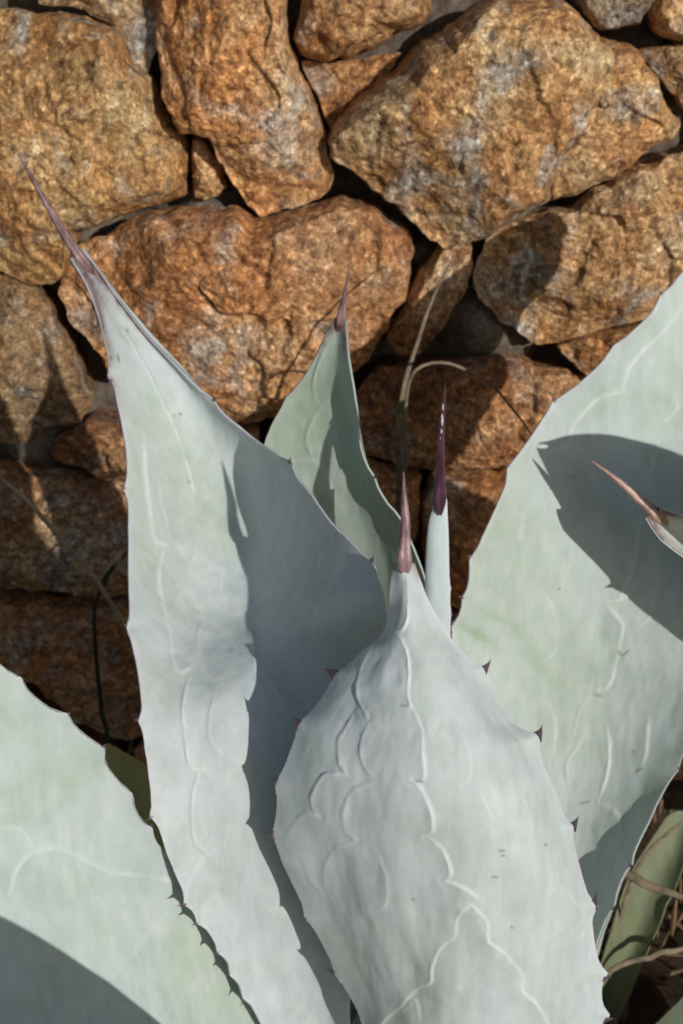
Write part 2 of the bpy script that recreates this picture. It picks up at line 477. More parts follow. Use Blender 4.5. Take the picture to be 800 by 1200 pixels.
def build_stone(outline, H, tilt, tint, bev, seed, fine=True):
    pp = np.array(outline, float)
    pp = pp.mean(0) + (pp - pp.mean(0)) * 1.005
    st = to_wall(pp[:, 0], pp[:, 1])
    size = np.ptp(st, axis=0).max()
    NS = int(np.clip(size * 900, 110, 330)) if fine else 64
    NR = int(np.clip(size * 230, 26, 88)) if fine else 16
    # keep corners fairly crisp: blend smooth and straight resampling
    a = resample(st, NS, True)
    d = np.vstack([st, st[:1]])
    seg = np.concatenate([[0], np.cumsum(np.linalg.norm(np.diff(d, axis=0), axis=1))])
    q = np.linspace(0, seg[-1], NS, endpoint=False)
    lin = np.stack([np.interp(q, seg, d[:, 0]), np.interp(q, seg, d[:, 1])], 1)
    oc = 0.15 * a + 0.85 * lin
    # centroid by area
    x, y = oc[:, 0], oc[:, 1]
    cr = x * np.roll(y, -1) - np.roll(x, -1) * y
    A = cr.sum() / 2
    c = np.array([((x + np.roll(x, -1)) * cr).sum(), ((y + np.roll(y, -1)) * cr).sum()]) / (6 * A)
    if A < 0:
        oc = oc[::-1]
    rad = oc - c
    # ragged broken outline
    q3 = np.column_stack([oc, np.full(NS, seed * 1.7)])
    nrm = rad / np.linalg.norm(rad, axis=1)[:, None]
    oc = oc + nrm * (0.0055 * fbm(q3 * 28, 4, seed, .55))[:, None]
    rad = oc - c
    rr = np.linalg.norm(rad, axis=1)
    t = np.linspace(0, 1, NR)
    rings = 1 - (1 - t) ** 1.35               # finer toward the rim
    rows = []
    be = 0.72 * bev * (1 + 0.7 * fbm(q3 * 9 + 5, 3, seed + 3))
    be = np.clip(be, 0.008, None)
    for k, r_ in enumerate(rings[1:]):
        p2 = c + rad * r_
        e = (1 - r_) * rr
        xb = np.clip(e / be, 0, 1)
        h = H * (0.35 * smooth(xb, 0, 0.18) + 0.65 * (1 - (1 - xb) ** 1.35))
        rows.append(np.column_stack([p2, h]))
    V = np.concatenate([np.array([[c[0], c[1], H]])] + rows)
    ss, tt = V[:, 0] - c[0], V[:, 1] - c[1]
    inner = np.clip(V[:, 2] / H, 0, 1)
    # broken planes: the lowest of a few random cuts
    rg = np.random.default_rng(seed)
    cut = np.full(len(V), 1.0)
    for k in range(9):
        ang = rg.uniform(0, 2 * math.pi)
        dd = rg.uniform(0.10, 0.34) * size
        sl_ = rg.uniform(0.2, 0.95)
        wob_ = 0.006 * fbm(np.column_stack([ss, tt, np.full(len(V), k + .5)]) * 16, 3, seed + 60 + k)
        cut = np.minimum(cut, H * 1.02 - sl_ * (ss * math.cos(ang) + tt * math.sin(ang) + wob_ - dd))
    h = np.minimum(V[:, 2], np.maximum(cut, 0.25 * V[:, 2]))
    h = h + inner * (ss * tilt[0] + tt * tilt[1])
    # shallow steps where layers have spalled away
    q_ = fbm(np.column_stack([ss, tt, np.full(len(V), seed * .7)]) * 10, 3, seed + 90)
    h = h - 0.007 * inner * (smooth(q_, 0.10, 0.17) + 0.7 * smooth(-q_, 0.35, 0.42))
    P3 = np.column_stack([V[:, 0], V[:, 1], np.full(len(V), seed * 3.1)])
    warp = P3 + 0.01 * np.column_stack([fbm(P3 * 14, 2, seed + 11), fbm(P3 * 14, 2, seed + 12), np.zeros(len(V))])
    rug = 0.005 * fbm(warp * 7, 2, seed + 5)
    rdg = 1 - np.abs(fbm(warp * np.array([20, 38, 20]), 3, seed + 6))
    rug = rug + 0.0022 * (rdg - 0.6)
    rug = rug + 0.0022 * fbm(warp * 80, 3, seed + 7, .65) + 0.0012 * vnoise(warp * 330, seed + 8)
    h = h + rug * (0.25 + 0.75 * inner)
    V = np.column_stack([V[:, 0], V[:, 1], h])
    last = V[-NS:].copy()
    side = []
    for k, dn in enumerate((0.02, 0.05, 0.10)):
        L = last.copy()
        L[:, :2] = c + (L[:, :2] - c) * (1 - 0.03 * (k + 1)) + (0.004 * fbm(np.column_stack([L[:, :2], np.full(NS, k + seed)]) * 30, 2, seed + 9))[:, None] * nrm
        L[:, 2] = last[:, 2] - dn
        side.append(L)
    V = np.concatenate([V] + side)
    nrow = NR - 1 + 3
    faces = [grid_faces(nrow, NS, 1, True, flip=True)]
    i = np.arange(NS)
    faces.append(np.column_stack([np.zeros(NS, int), 1 + i, 1 + (i + 1) % NS]))
    # wall frame -> world axes, around the stone's own centre
    wp = from_wall(V[:, 0], V[:, 1], V[:, 2] + 0.022)
    org = from_wall(c[:1], c[1:], np.array([0.0]))[0]
    me = make_mesh('stone', wp - org, faces)
    o = link('stone', me, GRANITE, wall, tuple(org - W0))
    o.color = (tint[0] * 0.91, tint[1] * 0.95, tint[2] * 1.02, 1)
    return o

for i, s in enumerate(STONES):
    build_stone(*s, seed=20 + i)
for i, s in enumerate(extra_stones()):
    build_stone(*s, seed=200 + i, fine=False)

def build_mortar():
    s = np.concatenate([np.linspace(-2.4, -0.75, 40), np.linspace(-0.74, 0.74, 420), np.linspace(0.75, 2.4, 40)])
    t = np.concatenate([np.linspace(-0.15, 0.0, 5), np.linspace(0.01, 1.2, 340), np.linspace(1.21, 1.75, 25)])
    S, T = np.meshgrid(s, t)
    S, T = S.ravel(), T.ravel()
    P = np.column_stack([S, T, np.zeros(len(S))])
    n = -0.05 + 0.016 * fbm(P * 9, 4, 77) + 0.004 * fbm(P * 60, 4, 78)
    for px, py, r_, lvl in [(150,40,60,.03),(400,110,45,.02),(235,246,45,.03),(765,75,50,.02),(560,395,60,.028),(495,300,30,.015),
                            (30,535,60,.02),(440,90,40,.02),
                            (180,60,30,-.05),(250,205,25,-.045),(610,270,60,-.05),(470,250,40,-.05),(390,205,30,-.04),(100,285,35,-.04),
                            (120,440,50,-.045),(440,420,40,-.04),(690,440,30,-.04),(790,135,30,-.04),(180,120,30,-.05),(370,90,30,-.03),
                            (110,560,40,-.03),(770,20,20,-.03)]:
        c = to_wall(px, py)
        r0 = r_ * 0.00095
        g = np.exp(-(((S - c[0])**2 + (T - c[1])**2) / r0**2))
        n = n + g * (lvl - n)* 0.9 + (g * 0.004 * fbm(P * 45, 3, 79))
    me = make_mesh('mortar', from_wall(S, T, n) - W0, [grid_faces(len(t), len(s))])
    link('mortar', me, MORTAR, wall)
build_mortar()

# ------------------------------------------------------------------ agave leaves
def tooth_mesh():
    V, F = [], []
    nr, ns = 7, 8
    for k in range(nr):
        f = k / (nr - 1)
        r_ = 0.5 * (1 - f) ** 1.25 + 0.015
        cx = -0.42 * f * f
        for j in range(ns):
            a = 2 * math.pi * j / ns
            V.append((cx + r_ * 1.25 * math.cos(a), r_ * 0.55 * math.sin(a), f * 1.25 - 0.18))
    F.append(grid_faces(nr, ns, 0, True))
    V.append((-0.42, 0, 1.1))
    i = np.arange(ns)
    F.append(np.column_stack([np.full(ns, len(V) - 1), (nr - 1) * ns + i, (nr - 1) * ns + (i + 1) % ns])[:, ::-1])
    return make_mesh('tooth', V, F)
TOOTH_ME = tooth_mesh()
TOOTH_ME.materials.append(TOOTH)

C_BASE = np.array([0.468, 0.516, 0.524])
C_GREEN = np.array([0.410, 0.462, 0.370])
C_BLUE = np.array([0.415, 0.485, 0.515])
C_LINE = np.array([0.68, 0.71, 0.72])
C_EDGE = np.array([0.57, 0.53, 0.58])  # lilac rim, lightened to look as if it catches the sun

def build_leaf(plant, left, mid, right, nu=110, nv=360, teeth=(), imprints=(), greens=(), curl=None, thick=0.022, tint=(1, 1, 1),
               seed=1, tooth_px=12, bump_px=6, relief=0.0014, und_amp=1.0, facing=1, label=None, lines_pale=1.0, edge_px=7, wav=2.0, brown=0, scars=(), bump_right=1.0):
    """left/mid/right: (px, py, Y) from base to tip"""
    def prep(p):
        p = np.array(p, float)
        return np.column_stack([p[:, 0], p[:, 1], depth_of(p[:, 1], p[:, 2])])
    # the surface is laid out by three curves: both margins and the middle of the blade
    L, M, Rr = (resample(prep(p), nv) for p in (left, mid, right))
    off = []
    for side, E, O in ((0, L, M), (1, Rr, M)):
        s = np.concatenate([[0], np.cumsum(np.linalg.norm(np.diff(E[:, :2], axis=0), axis=1))])
        out = E[:, :2] - O[:, :2]
        ln = np.linalg.norm(out, axis=1)[:, None]
        tan = np.gradient(E[:, :2], axis=0)
        tan /= np.linalg.norm(tan, axis=1)[:, None] + 1e-9
        nn = np.column_stack([tan[:, 1], -tan[:, 0]])
        nn *= np.sign((nn * out).sum(1))[:, None]
        add = wav * 0.5 * fbm(np.column_stack([s / 28, np.full(nv, seed + side), np.zeros(nv)]), 3, seed) * smooth(ln[:, 0], 8, 40)
        for tx, ty, sd in teeth:
            if sd != side: continue
            k = np.argmin((E[:, 0] - tx)**2 + (E[:, 1] - ty)**2)
            add = add + bump_px * (bump_right if side else 1.0) * np.exp(-np.abs((s - s[k]) / 9.0) ** 1.5)
        off.append(nn * add[:, None])
    u = np.linspace(-1, 1, nu)
    u = np.sign(u) * (1 - (1 - np.abs(u)) ** 1.15)
    U = u[None, :, None]
    G = (L[:, None] * (U * (U - 1) / 2) + M[:, None] * (1 - U * U) + Rr[:, None] * (U * (U + 1) / 2))
    we = np.abs(U) ** 14
    G[..., :2] += np.where(U < 0, off[0][:, None], off[1][:, None]) * we
    L[:, :2] += off[0]
    Rr[:, :2] += off[1]
    vv = np.linspace(0, 1, nv)
    UU, VV = np.meshgrid(u, vv)
    if curl is not None:
        G[..., 2] -= curl(UU, VV, G)
    px, py = G[..., 0].ravel(), G[..., 1].ravel()
    PX = np.column_stack([px, py])
    P = world(px, py, G[..., 2].ravel()).reshape(nv, nu, 3)
    Nn = np.cross(np.gradient(P, axis=1), np.gradient(P, axis=0))
    Nn /= np.linalg.norm(Nn, axis=2)[..., None] + 1e-12
    tocam = CAM - P
    if (Nn * tocam).sum(2).mean() < 0:
        Nn = -Nn
    Nf = Nn.reshape(-1, 3)
    Pf = P.reshape(-1, 3)
    # relief: bud imprints, slow undulation
    line = np.zeros(len(Pf))
    tone = np.zeros(len(Pf))
    for im in imprints:
        pts, stg = (im if isinstance(im, tuple) and isinstance(im[1], float) else (im, 1.0))
        pl = resample(np.array(pts, float), max(8, len(pts) * 5))
        wob = 0.8 * np.column_stack([fbm(np.column_stack([pl / 13, np.zeros(len(pl))]), 2, seed + 4), fbm(np.column_stack([pl / 13, np.ones(len(pl))]), 2, seed + 5)])
        pl = pl + wob
        lo, hi = pl.min(0) - 26, pl.max(0) + 26
        msk = np.where((PX > lo).all(1) & (PX < hi).all(1))[0]
        if not len(msk): continue
        d, sg = poly_dist(PX[msk], pl)
        bend = np.sign(np.cross(pl[len(pl) // 2] - pl[0], pl[-1] - pl[0]))
        ends = np.minimum(np.linalg.norm(PX[msk] - pl[0], axis=1), np.linalg.norm(PX[msk] - pl[-1], axis=1))
        var = stg * (0.75 + 0.35 * fbm(np.column_stack([PX[msk] / 22, np.zeros(len(msk))]), 2, seed + 8))
        line[msk] = np.maximum(line[msk], var * np.exp(-(d / 2.0) ** 2))
        insd = (sg * bend > 0)
        tone[msk] = np.maximum(tone[msk], var * np.where(insd, np.exp(-(d / 11.0) ** 2), np.exp(-(d / 1.6) ** 2)) * smooth(ends, 0, 14))
    und = und_amp * 0.0022 * fbm(Pf * np.array([14, 14, 7]) + seed, 3, seed + 21) + 0.0006 * fbm(Pf * np.array([60, 60, 18]), 3, seed + 22)
    inner = (1 - np.abs(UU.ravel()) ** 6)
    Pf = Pf + Nf * ((0.5 * relief * line + 0.9 * relief * tone + und) * inner)[:, None]
    # colour of the skin: waxy bloom, rubbed greener in places, pale imprint lines, purplish horny rim with lit-edge brightness painted in
    ax = np.column_stack([px / 30, py / 130, np.full(len(px), seed * 2.3)])
    w1 = smooth(fbm(Pf * np.array([9, 9, 4]) + 3.3 * seed, 4, seed + 31), -0.1, 0.8)
    w2 = smooth(fbm(Pf * np.array([7, 7, 3]) + 9.1 * seed, 3, seed + 32), 0.0, 0.9)
    w3 = smooth(fbm(Pf * np.array([34, 34, 13]) + seed, 5, seed + 33, .62), 0.15, 0.7)      # rubbed bloom
    w4 = smooth(fbm(Pf * np.array([90, 90, 60]) + seed, 3, seed + 34, .6), 0.45, 0.9)       # dust and water spots
    col = C_BASE[None] + 0.55 * w1[:, None] * (C_GREEN - C_BASE) + 0.5 * w2[:, None] * (C_BLUE - C_BASE)
    col = col + 0.34 * w3[:, None] * (np.array([0.37, 0.42, 0.39]) - col) + 0.24 * w4[:, None] * (np.array([0.62, 0.63, 0.60]) - col)
    for gx, gy, rx, ry, ang, st in greens:
        ca, sa = math.cos(R(ang)), math.sin(R(ang))
        dx, dy = PX[:, 0] - gx, PX[:, 1] - gy
        a, b_ = (dx * ca + dy * sa) / rx, (-dx * sa + dy * ca) / ry
        g = np.exp(-(a * a + b_ * b_)) * st * (0.85 + 0.3 * fbm(np.column_stack([PX / 16, np.zeros(len(PX))]), 3, seed + 40))
        tgt = C_GREEN * np.array([0.80, 0.88, 0.82])
        col = col + np.clip(g, 0, 1)[:, None] * (tgt - col)
    col = col + (0.5 * lines_pale * np.clip(line, 0, 1))[:, None] * (C_LINE - col)
    col = col + (0.10 * np.clip(tone, 0, 1))[:, None] * (C_LINE - col)
    eL = np.linalg.norm(G[..., :2] - L[:, None, :2], axis=2).ravel()
    eR = np.linalg.norm(G[..., :2] - Rr[:, None, :2], axis=2).ravel()
    ed = np.minimum(eL, eR)
    col = col + (0.6 * np.exp(-(ed / (edge_px * 0.45)) ** 2))[:, None] * (C_EDGE - col)
    ww = np.linalg.norm(L[:, :2] - Rr[:, :2], axis=1)
    col = col * np.array(tint)
    for x_, y_, ln_, an_ in scars:
        ca, sa = math.cos(R(an_)), math.sin(R(an_))
        a_ = (PX[:, 0] - x_) * ca + (PX[:, 1] - y_) * sa
        b_ = -(PX[:, 0] - x_) * sa + (PX[:, 1] - y_) * ca
        g_ = np.exp(-(a_ / ln_) ** 4 - (b_ / 1.3) ** 2)
        col = col + (0.75 * g_)[:, None] * (np.array([0.13, 0.13, 0.11]) - col)
    if brown:                                 # horny brown margins running down from the spine
        dt = np.linalg.norm(PX - M[-1, :2], axis=1)
        sp = np.linalg.norm(G[..., :2] - M[:, None, :2], axis=2).ravel()
        bw = np.clip(np.exp(-(ed / 5.0) ** 2) * (1 - smooth(dt, 0.45 * brown, brown)) + 0.75 * (1 - smooth(dt, 0.12 * brown, 0.42 * brown)), 0, 1)
        bw = bw * (0.8 + 0.3 * fbm(np.column_stack([PX / 6, np.zeros(len(PX))]), 2, seed + 50))
        col = col + np.clip(bw, 0, 1)[:, None] * (np.array([0.19, 0.13, 0.135]) - col)
    # the outer side, thick along the keel and thin at the margins
    bu = np.arange(0, nu, 5)
    if bu[-1] != nu - 1: bu = np.append(bu, nu - 1)
    bv = np.arange(0, nv, 4)
    if bv[-1] != nv - 1: bv = np.append(bv, nv - 1)
    Pg, Ng = Pf.reshape(nv, nu, 3), Nf.reshape(nv, nu, 3)
    B = Pg[np.ix_(bv, bu)]
    NB_ = Ng[np.ix_(bv, bu)]
    wid = np.linalg.norm(P[:, 0] - P[:, -1], axis=1)[bv]
    th = np.minimum(thick * (1.25 - 1.05 * vv[bv]), 0.22 * wid)[:, None] * (1 - np.abs(u[bu])[None] ** 2.4) + 0.0016
    Bk = (B - NB_ * th[..., None]).reshape(-1, 3)
    bcol = np.tile(C_BASE * np.array(tint) * 0.98, (len(Bk), 1))
    # stitch: a strip from the front margin rows to the back margin rows
    nf = len(Pf)
    org = world(*[np.array(x) for x in M[0]])
    if org[2] < 0: org[2] = 0
    V = np.vstack([Pf, Bk]) - org
    faces = [grid_faces(nv, nu, 0, flip=(facing < 0)), grid_faces(len(bv), len(bu), nf, flip=(facing > 0))]
    nb = len(bu)
    for col_f, col_b in ((0, 0), (nu - 1, nb - 1)):
        a0 = bv[:-1] * nu + col_f
        a1 = bv[1:] * nu + col_f
        b0 = nf + np.arange(len(bv) - 1) * nb + col_b
        b1 = b0 + nb
        faces.append(np.column_stack([a0, a1, b1, b0]))
    me = make_mesh('leaf', V, faces)
    set_tint(me, np.vstack([col, bcol]))
    lo = link('leaf', me, LEAF, plant, tuple(org - np.array(plant.location)))
    if label: lo['label'] = label
    # marginal teeth
    for tx, ty, sd in teeth:
        E = L if sd == 0 else Rr
        k = int(np.argmin((E[:, 0] - tx)**2 + (E[:, 1] - ty)**2))
        j = 0 if sd == 0 else nu - 1
        pe = Pg[k, j]
        k0, k1 = max(k - 4, 0), min(k + 4, nv - 1)
        tang = Pg[k1, j] - Pg[k0, j]
        tang /= np.linalg.norm(tang)
        nrm = Ng[k, j]
        outw = np.cross(tang, nrm)
        j2 = 8 if sd == 0 else nu - 9
        if outw @ (pe - Pg[k, j2]) < 0: outw = -outw
        outw /= np.linalg.norm(outw)
        X = -tang + 0.25 * rng.normal() * outw
        X -= outw * (X @ outw)
        X /= np.linalg.norm(X)
        if rng.random() < 0.6: X = -X
        Yv = np.cross(outw, X)
        sz = tooth_px * K * E[k, 2] * rng.uniform(0.75, 1.15)
        m = Matrix(((X[0], Yv[0], outw[0]), (X[1], Yv[1], outw[1]), (X[2], Yv[2], outw[2]))).to_4x4()
        t = link('tooth', TOOTH_ME, TOOTH, lo, tuple(pe - org - nrm * 0.0008 - outw * 0.0005))
        t.rotation_euler = m.to_euler()
        t.scale = (sz * 0.8, sz * 0.8, sz * rng.uniform(0.8, 1.1))
    return lo, org

def build_spine(leaf, org, pts, radii, mat, flakes=0):
    """terminal spine: (px, py, Y) points from the leaf to the point, radii in px"""
    p = np.array(pts, float)
    q = np.column_stack([p[:, 0], p[:, 1], depth_of(p[:, 1], p[:, 2]), np.array(radii, float)])
    n = 60
    q = resample(q, n)
    P = world(q[:, 0], q[:, 1], q[:, 2])
    rad = np.maximum(q[:, 3], 0.25) * K * q[:, 2]
    T = np.gradient(P, axis=0)
    T /= np.linalg.norm(T, axis=1)[:, None]
    ns = 16
    ref = FWD[None] - T * (T @ FWD)[:, None]
    ref /= np.linalg.norm(ref, axis=1)[:, None]
    B = np.cross(T, ref)
    a = np.linspace(0, 2 * math.pi, ns, endpoint=False)
    groove = 1 - 0.42 * np.exp(-((np.abs(a - math.pi)) / 0.45) ** 2)
    vv = np.linspace(0, 1, n)
    gr = 1 - (1 - groove)[None] * (1 - smooth(vv, 0.3, 0.75))[:, None]
    rr = rad[:, None] * gr * (1 + 0.05 * fbm(np.column_stack([np.repeat(vv * 30, ns), np.tile(a, n), np.zeros(n * ns)]), 2, 5).reshape(n, ns))
    V = P[:, None] + rr[..., None] * (np.cos(a)[None, :, None] * ref[:, None] + np.sin(a)[None, :, None] * B[:, None])
    V = V.reshape(-1, 3)
    V = np.vstack([V, P[-1:] + T[-1:] * rad[-1] * 2, P[:1]])
    i = np.arange(ns)
    F = [grid_faces(n, ns, 0, True),
         np.column_stack([np.full(ns, n * ns), (n - 1) * ns + (i + 1) % ns, (n - 1) * ns + i]),
         np.column_stack([np.full(ns, n * ns + 1), i, (i + 1) % ns])]
    me = make_mesh('terminal_spine', V - org, F)
    return link('terminal_spine', me, mat, leaf)

CENTER = (0.06, 0.84, 0.0)
agave = empty('agave', CENTER, 'large pale blue grey agave rosette with broad toothed leaves before the stone wall', 'agave')

# --- tall channelled leaf with the long rose spine
A_left = [(446,1440,.86),(350,1290,.815),(308,1200,.795),(268,1128,.785),(240,1085,.78),(220,1056,.78),(196,1000,.78),(181,950,.785),(169,860,.81),(165,800,.835),(154,735,.865),(152,650,.91),(152,570,.95),(145,500,.98),(130,430,1.005),(119,378,1.02),(104,335,1.03),(85,302,1.04)]
A_right = [(480,1440,.86),(432,1290,.83),(410,1200,.81),(414,1120,.80),(422,1040,.80),(434,950,.815),(444,860,.84),(450,780,.88),(451,712,.915),(432,664,.935),(384,608,.955),(338,548,.975),(288,507,.99),(244,469,1.012),(205,428,1.028),(172,394,1.038),(139,352,1.046),(112,313,1.05),(96,293,1.05)]
A_mid = [(463,1440,.88),(392,1290,.835),(356,1200,.815),(334,1110,.80),(318,1000,.79),(306,900,.805),(299,800,.845),(296,700,.93),(276,610,.98),(240,530,1.01),(204,460,1.025),(160,395,1.035),(122,340,1.042),(92,298,1.046)]
A_teeth = [(153,573,0),(153,735,0),(167,845,0),(181,955,0),(217,1060,0),(258,1115,0),(290,1168,0),(140,438,0),(246,470,1),(338,545,1),(432,662,1),(450,790,1),(232,1082,0),(275,1140,0)]
A_imp = [[(168,520),(171,560),(176,600),(183,633),(197,638)], [(192,646),(187,670),(191,700),(198,735),(202,772),(210,788),(227,781)],
         [(221,797),(214,825),(216,860),(220,890),(226,901),(238,900)], [(233,905),(226,930),(225,965),(230,990),(245,1001)], [(240,1003),(228,1020),(220,1038),(218,1058)],
         ([(146,388),(176,440),(205,500),(220,545),(228,578)], .8), ([(254,630),(262,660),(260,690),(264,703)], .45), ([(272,706),(287,722),(298,755),(300,790)], .6),
         ([(305,790),(320,800),(335,838)], .7), ([(282,890),(296,905)], .3), ([(330,1130),(350,1105),(366,1090)], .5),
         ([(186,560),(189,585),(196,612)], .5), ([(232,640),(224,665),(228,700),(240,716)], .5), ([(240,722),(232,750),(236,785),(250,800)], .5),
         ([(252,812),(245,840),(248,870),(262,884)], .5), ([(345,830),(338,850),(342,880)], .5), ([(355,700),(372,712),(380,740)], .5), ([(270,960),(262,990),(270,1015),(284,1020)], .4)]
def A_curl(u, v, G):
    # the wing beyond the fold line stands up toward the light
    x = (G[..., 0] - 296) / 6.0
    soft = 6.0 * np.where(x > 20, x, np.log1p(np.exp(np.minimum(x, 20))))
    fw = 1.75 * soft * K * G[..., 2]
    lim = 0.16
    fw = lim * np.tanh(fw / lim)
    gate = smooth(-G[..., 1], -800, -690) * smooth(G[..., 1], 470, 520)
    l = np.clip((-u - 0.45) / 0.55, 0, 1) ** 1.5 * 0.010
    tip = np.abs(u) ** 1.6 * 0.006 * smooth(v, 0.82, 0.97)
    return fw * gate + l + tip
A, A_org = build_leaf(agave, A_left, A_mid, A_right, nu=150, nv=520, teeth=A_teeth, imprints=A_imp, curl=A_curl, scars=[(212,485,3,20),(205,487,2,0),(150,387,3,60),(221,565,2,0),(138,420,5,75),(300,740,2,0)], seed=1, thick=0.016, tooth_px=8,
    greens=[(190,490,13,75,-24,.5),(235,560,30,50,-20,.28),(272,640,18,80,-4,.3),(150,395,7,22,-35,.6)],
    brown=230, label='tall leaf with upcurled shaded side and very long rose brown spine')
build_spine(A, A_org, [(116,334,1.050),(102,312,1.044),(90,296,1.043),(66,258,1.052),(42,216,1.06),(20,176,1.068)], [2,6.5,6.5,4.6,2.8,.6], SPINE_ROSE)

# --- broad front leaf, seen from its outer side
B_left = [(500,1445,.80),(462,1290,.775),(424,1200,.765),(400,1150,.76),(374,1098,.757),(350,1052,.755),(331,1010,.754),(322,978,.754),(324,945,.755),(328,915,.756),(338,888,.758),(354,850,.762),(375,822,.766),(395,792,.77),(424,762,.775),(448,741,.78),(454,714,.785),(459,660,.79)]
B_right = [(560,1445,.80),(652,1330,.77),(700,1240,.755),(704,1180,.75),(702,1140,.748),(695,1100,.746),(690,1055,.745),(680,1018,.745),(668,980,.746),(655,940,.748),(638,900,.75),(624,868,.753),(600,844,.757),(575,805,.762),(557,780,.766),(524,741,.774),(501,702,.782),(485,660,.79)]
B_mid = [(530,1445,.76),(548,1290,.72),(550,1200,.705),(545,1120,.70),(535,1040,.70),(520,960,.705),(508,900,.715),(494,840,.73),(484,790,.745),(478,740,.762),(475,700,.775),(472,655,.785)]
B_teeth = [(395,792,0),(352,850,0),(326,918,0),(321,978,0),(565,785,1),(632,862,1),(672,968,1),(693,1062,1),(702,1142,1),(704,1190,1),(362,1075,0),(395,1140,0)]
B_imp = [[(477,668),(477,700),(475,728),(468,738),(457,737)], [(460,741),(471,753),(478,780),(477,812),(480,828),(471,827)], ([(481,830),(492,850),(495,880),(495,912),(485,914)], .8),
         [(480,912),(493,922),(504,952),(505,974),(493,981)], [(500,981),(517,996),(527,1024),(520,1035)], ([(520,1035),(545,1043),(560,1055)], .7),
         [(549,1062),(534,1078),(531,1102),(515,1114),(503,1138),(502,1154),(485,1163),(467,1180),(448,1197),(430,1230)],
         [(551,1062),(571,1083),(572,1105),(594,1122),(612,1145),(610,1160),(627,1175),(638,1195),(650,1230)],
         [(442,744),(425,773),(417,799),(420,822),(430,841)], [(411,838),(398,866),(399,892),(406,909)], [(405,907),(384,906),(370,926),(368,947),(376,957)],
         [(376,957),(358,953),(339,976),(336,993)], ([(470,1185),(484,1175),(490,1195)], .6), ([(660,1040),(690,1080),(700,1120)], .4), ([(432,846),(422,872),(426,900),(440,914)], .6), ([(436,918),(414,926),(402,950),(404,975),(416,986)], .6),
         ([(412,990),(392,996),(378,1020),(380,1042)], .6), ([(540,860),(548,890),(546,915),(536,922)], .45), ([(560,930),(574,955),(572,985)], .4), ([(610,930),(622,960),(620,990)], .35), ([(440,1000),(452,1030),(450,1062),(436,1070)], .4), ([(352,1000),(362,1030),(378,1050)], .5)]
def B_curl(u, v, G):
    return -np.abs(u) ** 3 * 0.010 * smooth(v, 0.2, 0.5) * (1 - smooth(v, 0.8, 0.95))
Bl, B_org = build_leaf(agave, B_left, B_mid, B_right, nu=190, nv=480, teeth=B_teeth, imprints=B_imp, curl=B_curl, seed=2, thick=0.03, und_amp=1.9,
    tint=(1.03,1.03,1.03), tooth_px=16, bump_px=4, bump_right=2.3, scars=[(587,997,4,5),(589,1003,3,-5),(580,1029,4,0),(482,1057,1.5,40),(491,914,5,5),(474,827,5,10),(600,1088,2,60),(640,990,2,10)], greens=[(560,1000,90,160,-10,.22),(500,800,14,60,0,.25)], brown=38, label='broad smooth front leaf narrowing to a reddish grooved spine')
build_spine(Bl, B_org, [(473,678,.792),(473,662,.784),(473,640,.787),(474,610,.795),(473,582,.80),(472,552,.803)], [3,8.6,7.6,5.6,3.5,.6], SPINE_ROSE)

# --- narrow spear at the heart of the rosette
C_left = [(470,1440,.88),(480,1200,.88),(488,900,.88),(493,760,.88),(497,690,.88),(498,650,.88),(501,616,.88),(507,592,.88)]
C_right = [(560,1440,.88),(550,1200,.88),(537,900,.88),(530,780,.88),(527,738,.88),(526,680,.88),(525,630,.88),(523,584,.88)]
C_mid = [(516,1440,.84),(516,1200,.85),(511,900,.872),(508,740,.8765),(508,680,.877),(510,640,.8775),(512,615,.878),(515,588,.879)]
Cl, C_org = build_leaf(agave, C_left, C_mid, C_right, nu=40, nv=300, seed=3, thick=0.03, tint=(1.08,1.12,1.14), teeth=[(527,690,1),(527,720,1)], tooth_px=4, bump_px=1.5, wav=1.0,
    label='slender rolled bluish spear leaf with a dark glossy spine')
build_spine(Cl, C_org, [(514,604,.880),(514,588,.876),(515,570,.876),(516,520,.878),(518,490,.88),(521,448,.882)], [3,8,6.8,4.2,3.0,.5], SPINE_DARK)

def build_flakes():
    # peeling pale cuticle on the dark spine
    for k, (fx, fy, ln, wd) in enumerate([(518.3,477,9,1.0),(517.2,492,15,1.5),(516.4,505,7,1.1),(515.4,512,6,.7)]):
        d = float(depth_of(fy, 0.879)) - 0.0022
        c = world(np.array(fx), np.array(fy), np.array(d))
        V, n, m = [], 6, 8
        for i in range(n + 1):
            th = math.pi * i / n
            for j in range(m):
                a = 2 * math.pi * j / m
                loc = (math.sin(th) * math.cos(a) * wd * (1 + .25 * math.sin(3 * a + k)), math.cos(th) * ln, math.sin(th) * math.sin(a) * 0.7)
                V.append(RGT * loc[0] * K * d + UPV * loc[1] * K * d * 0.5 + FWD * loc[2] * K * d)
        me = make_mesh('cuticle_flake', V, [grid_faces(n + 1, m, 0, True)])
        link('cuticle_flake', me, FLAKE, Cl, tuple(c - C_org))
build_flakes()

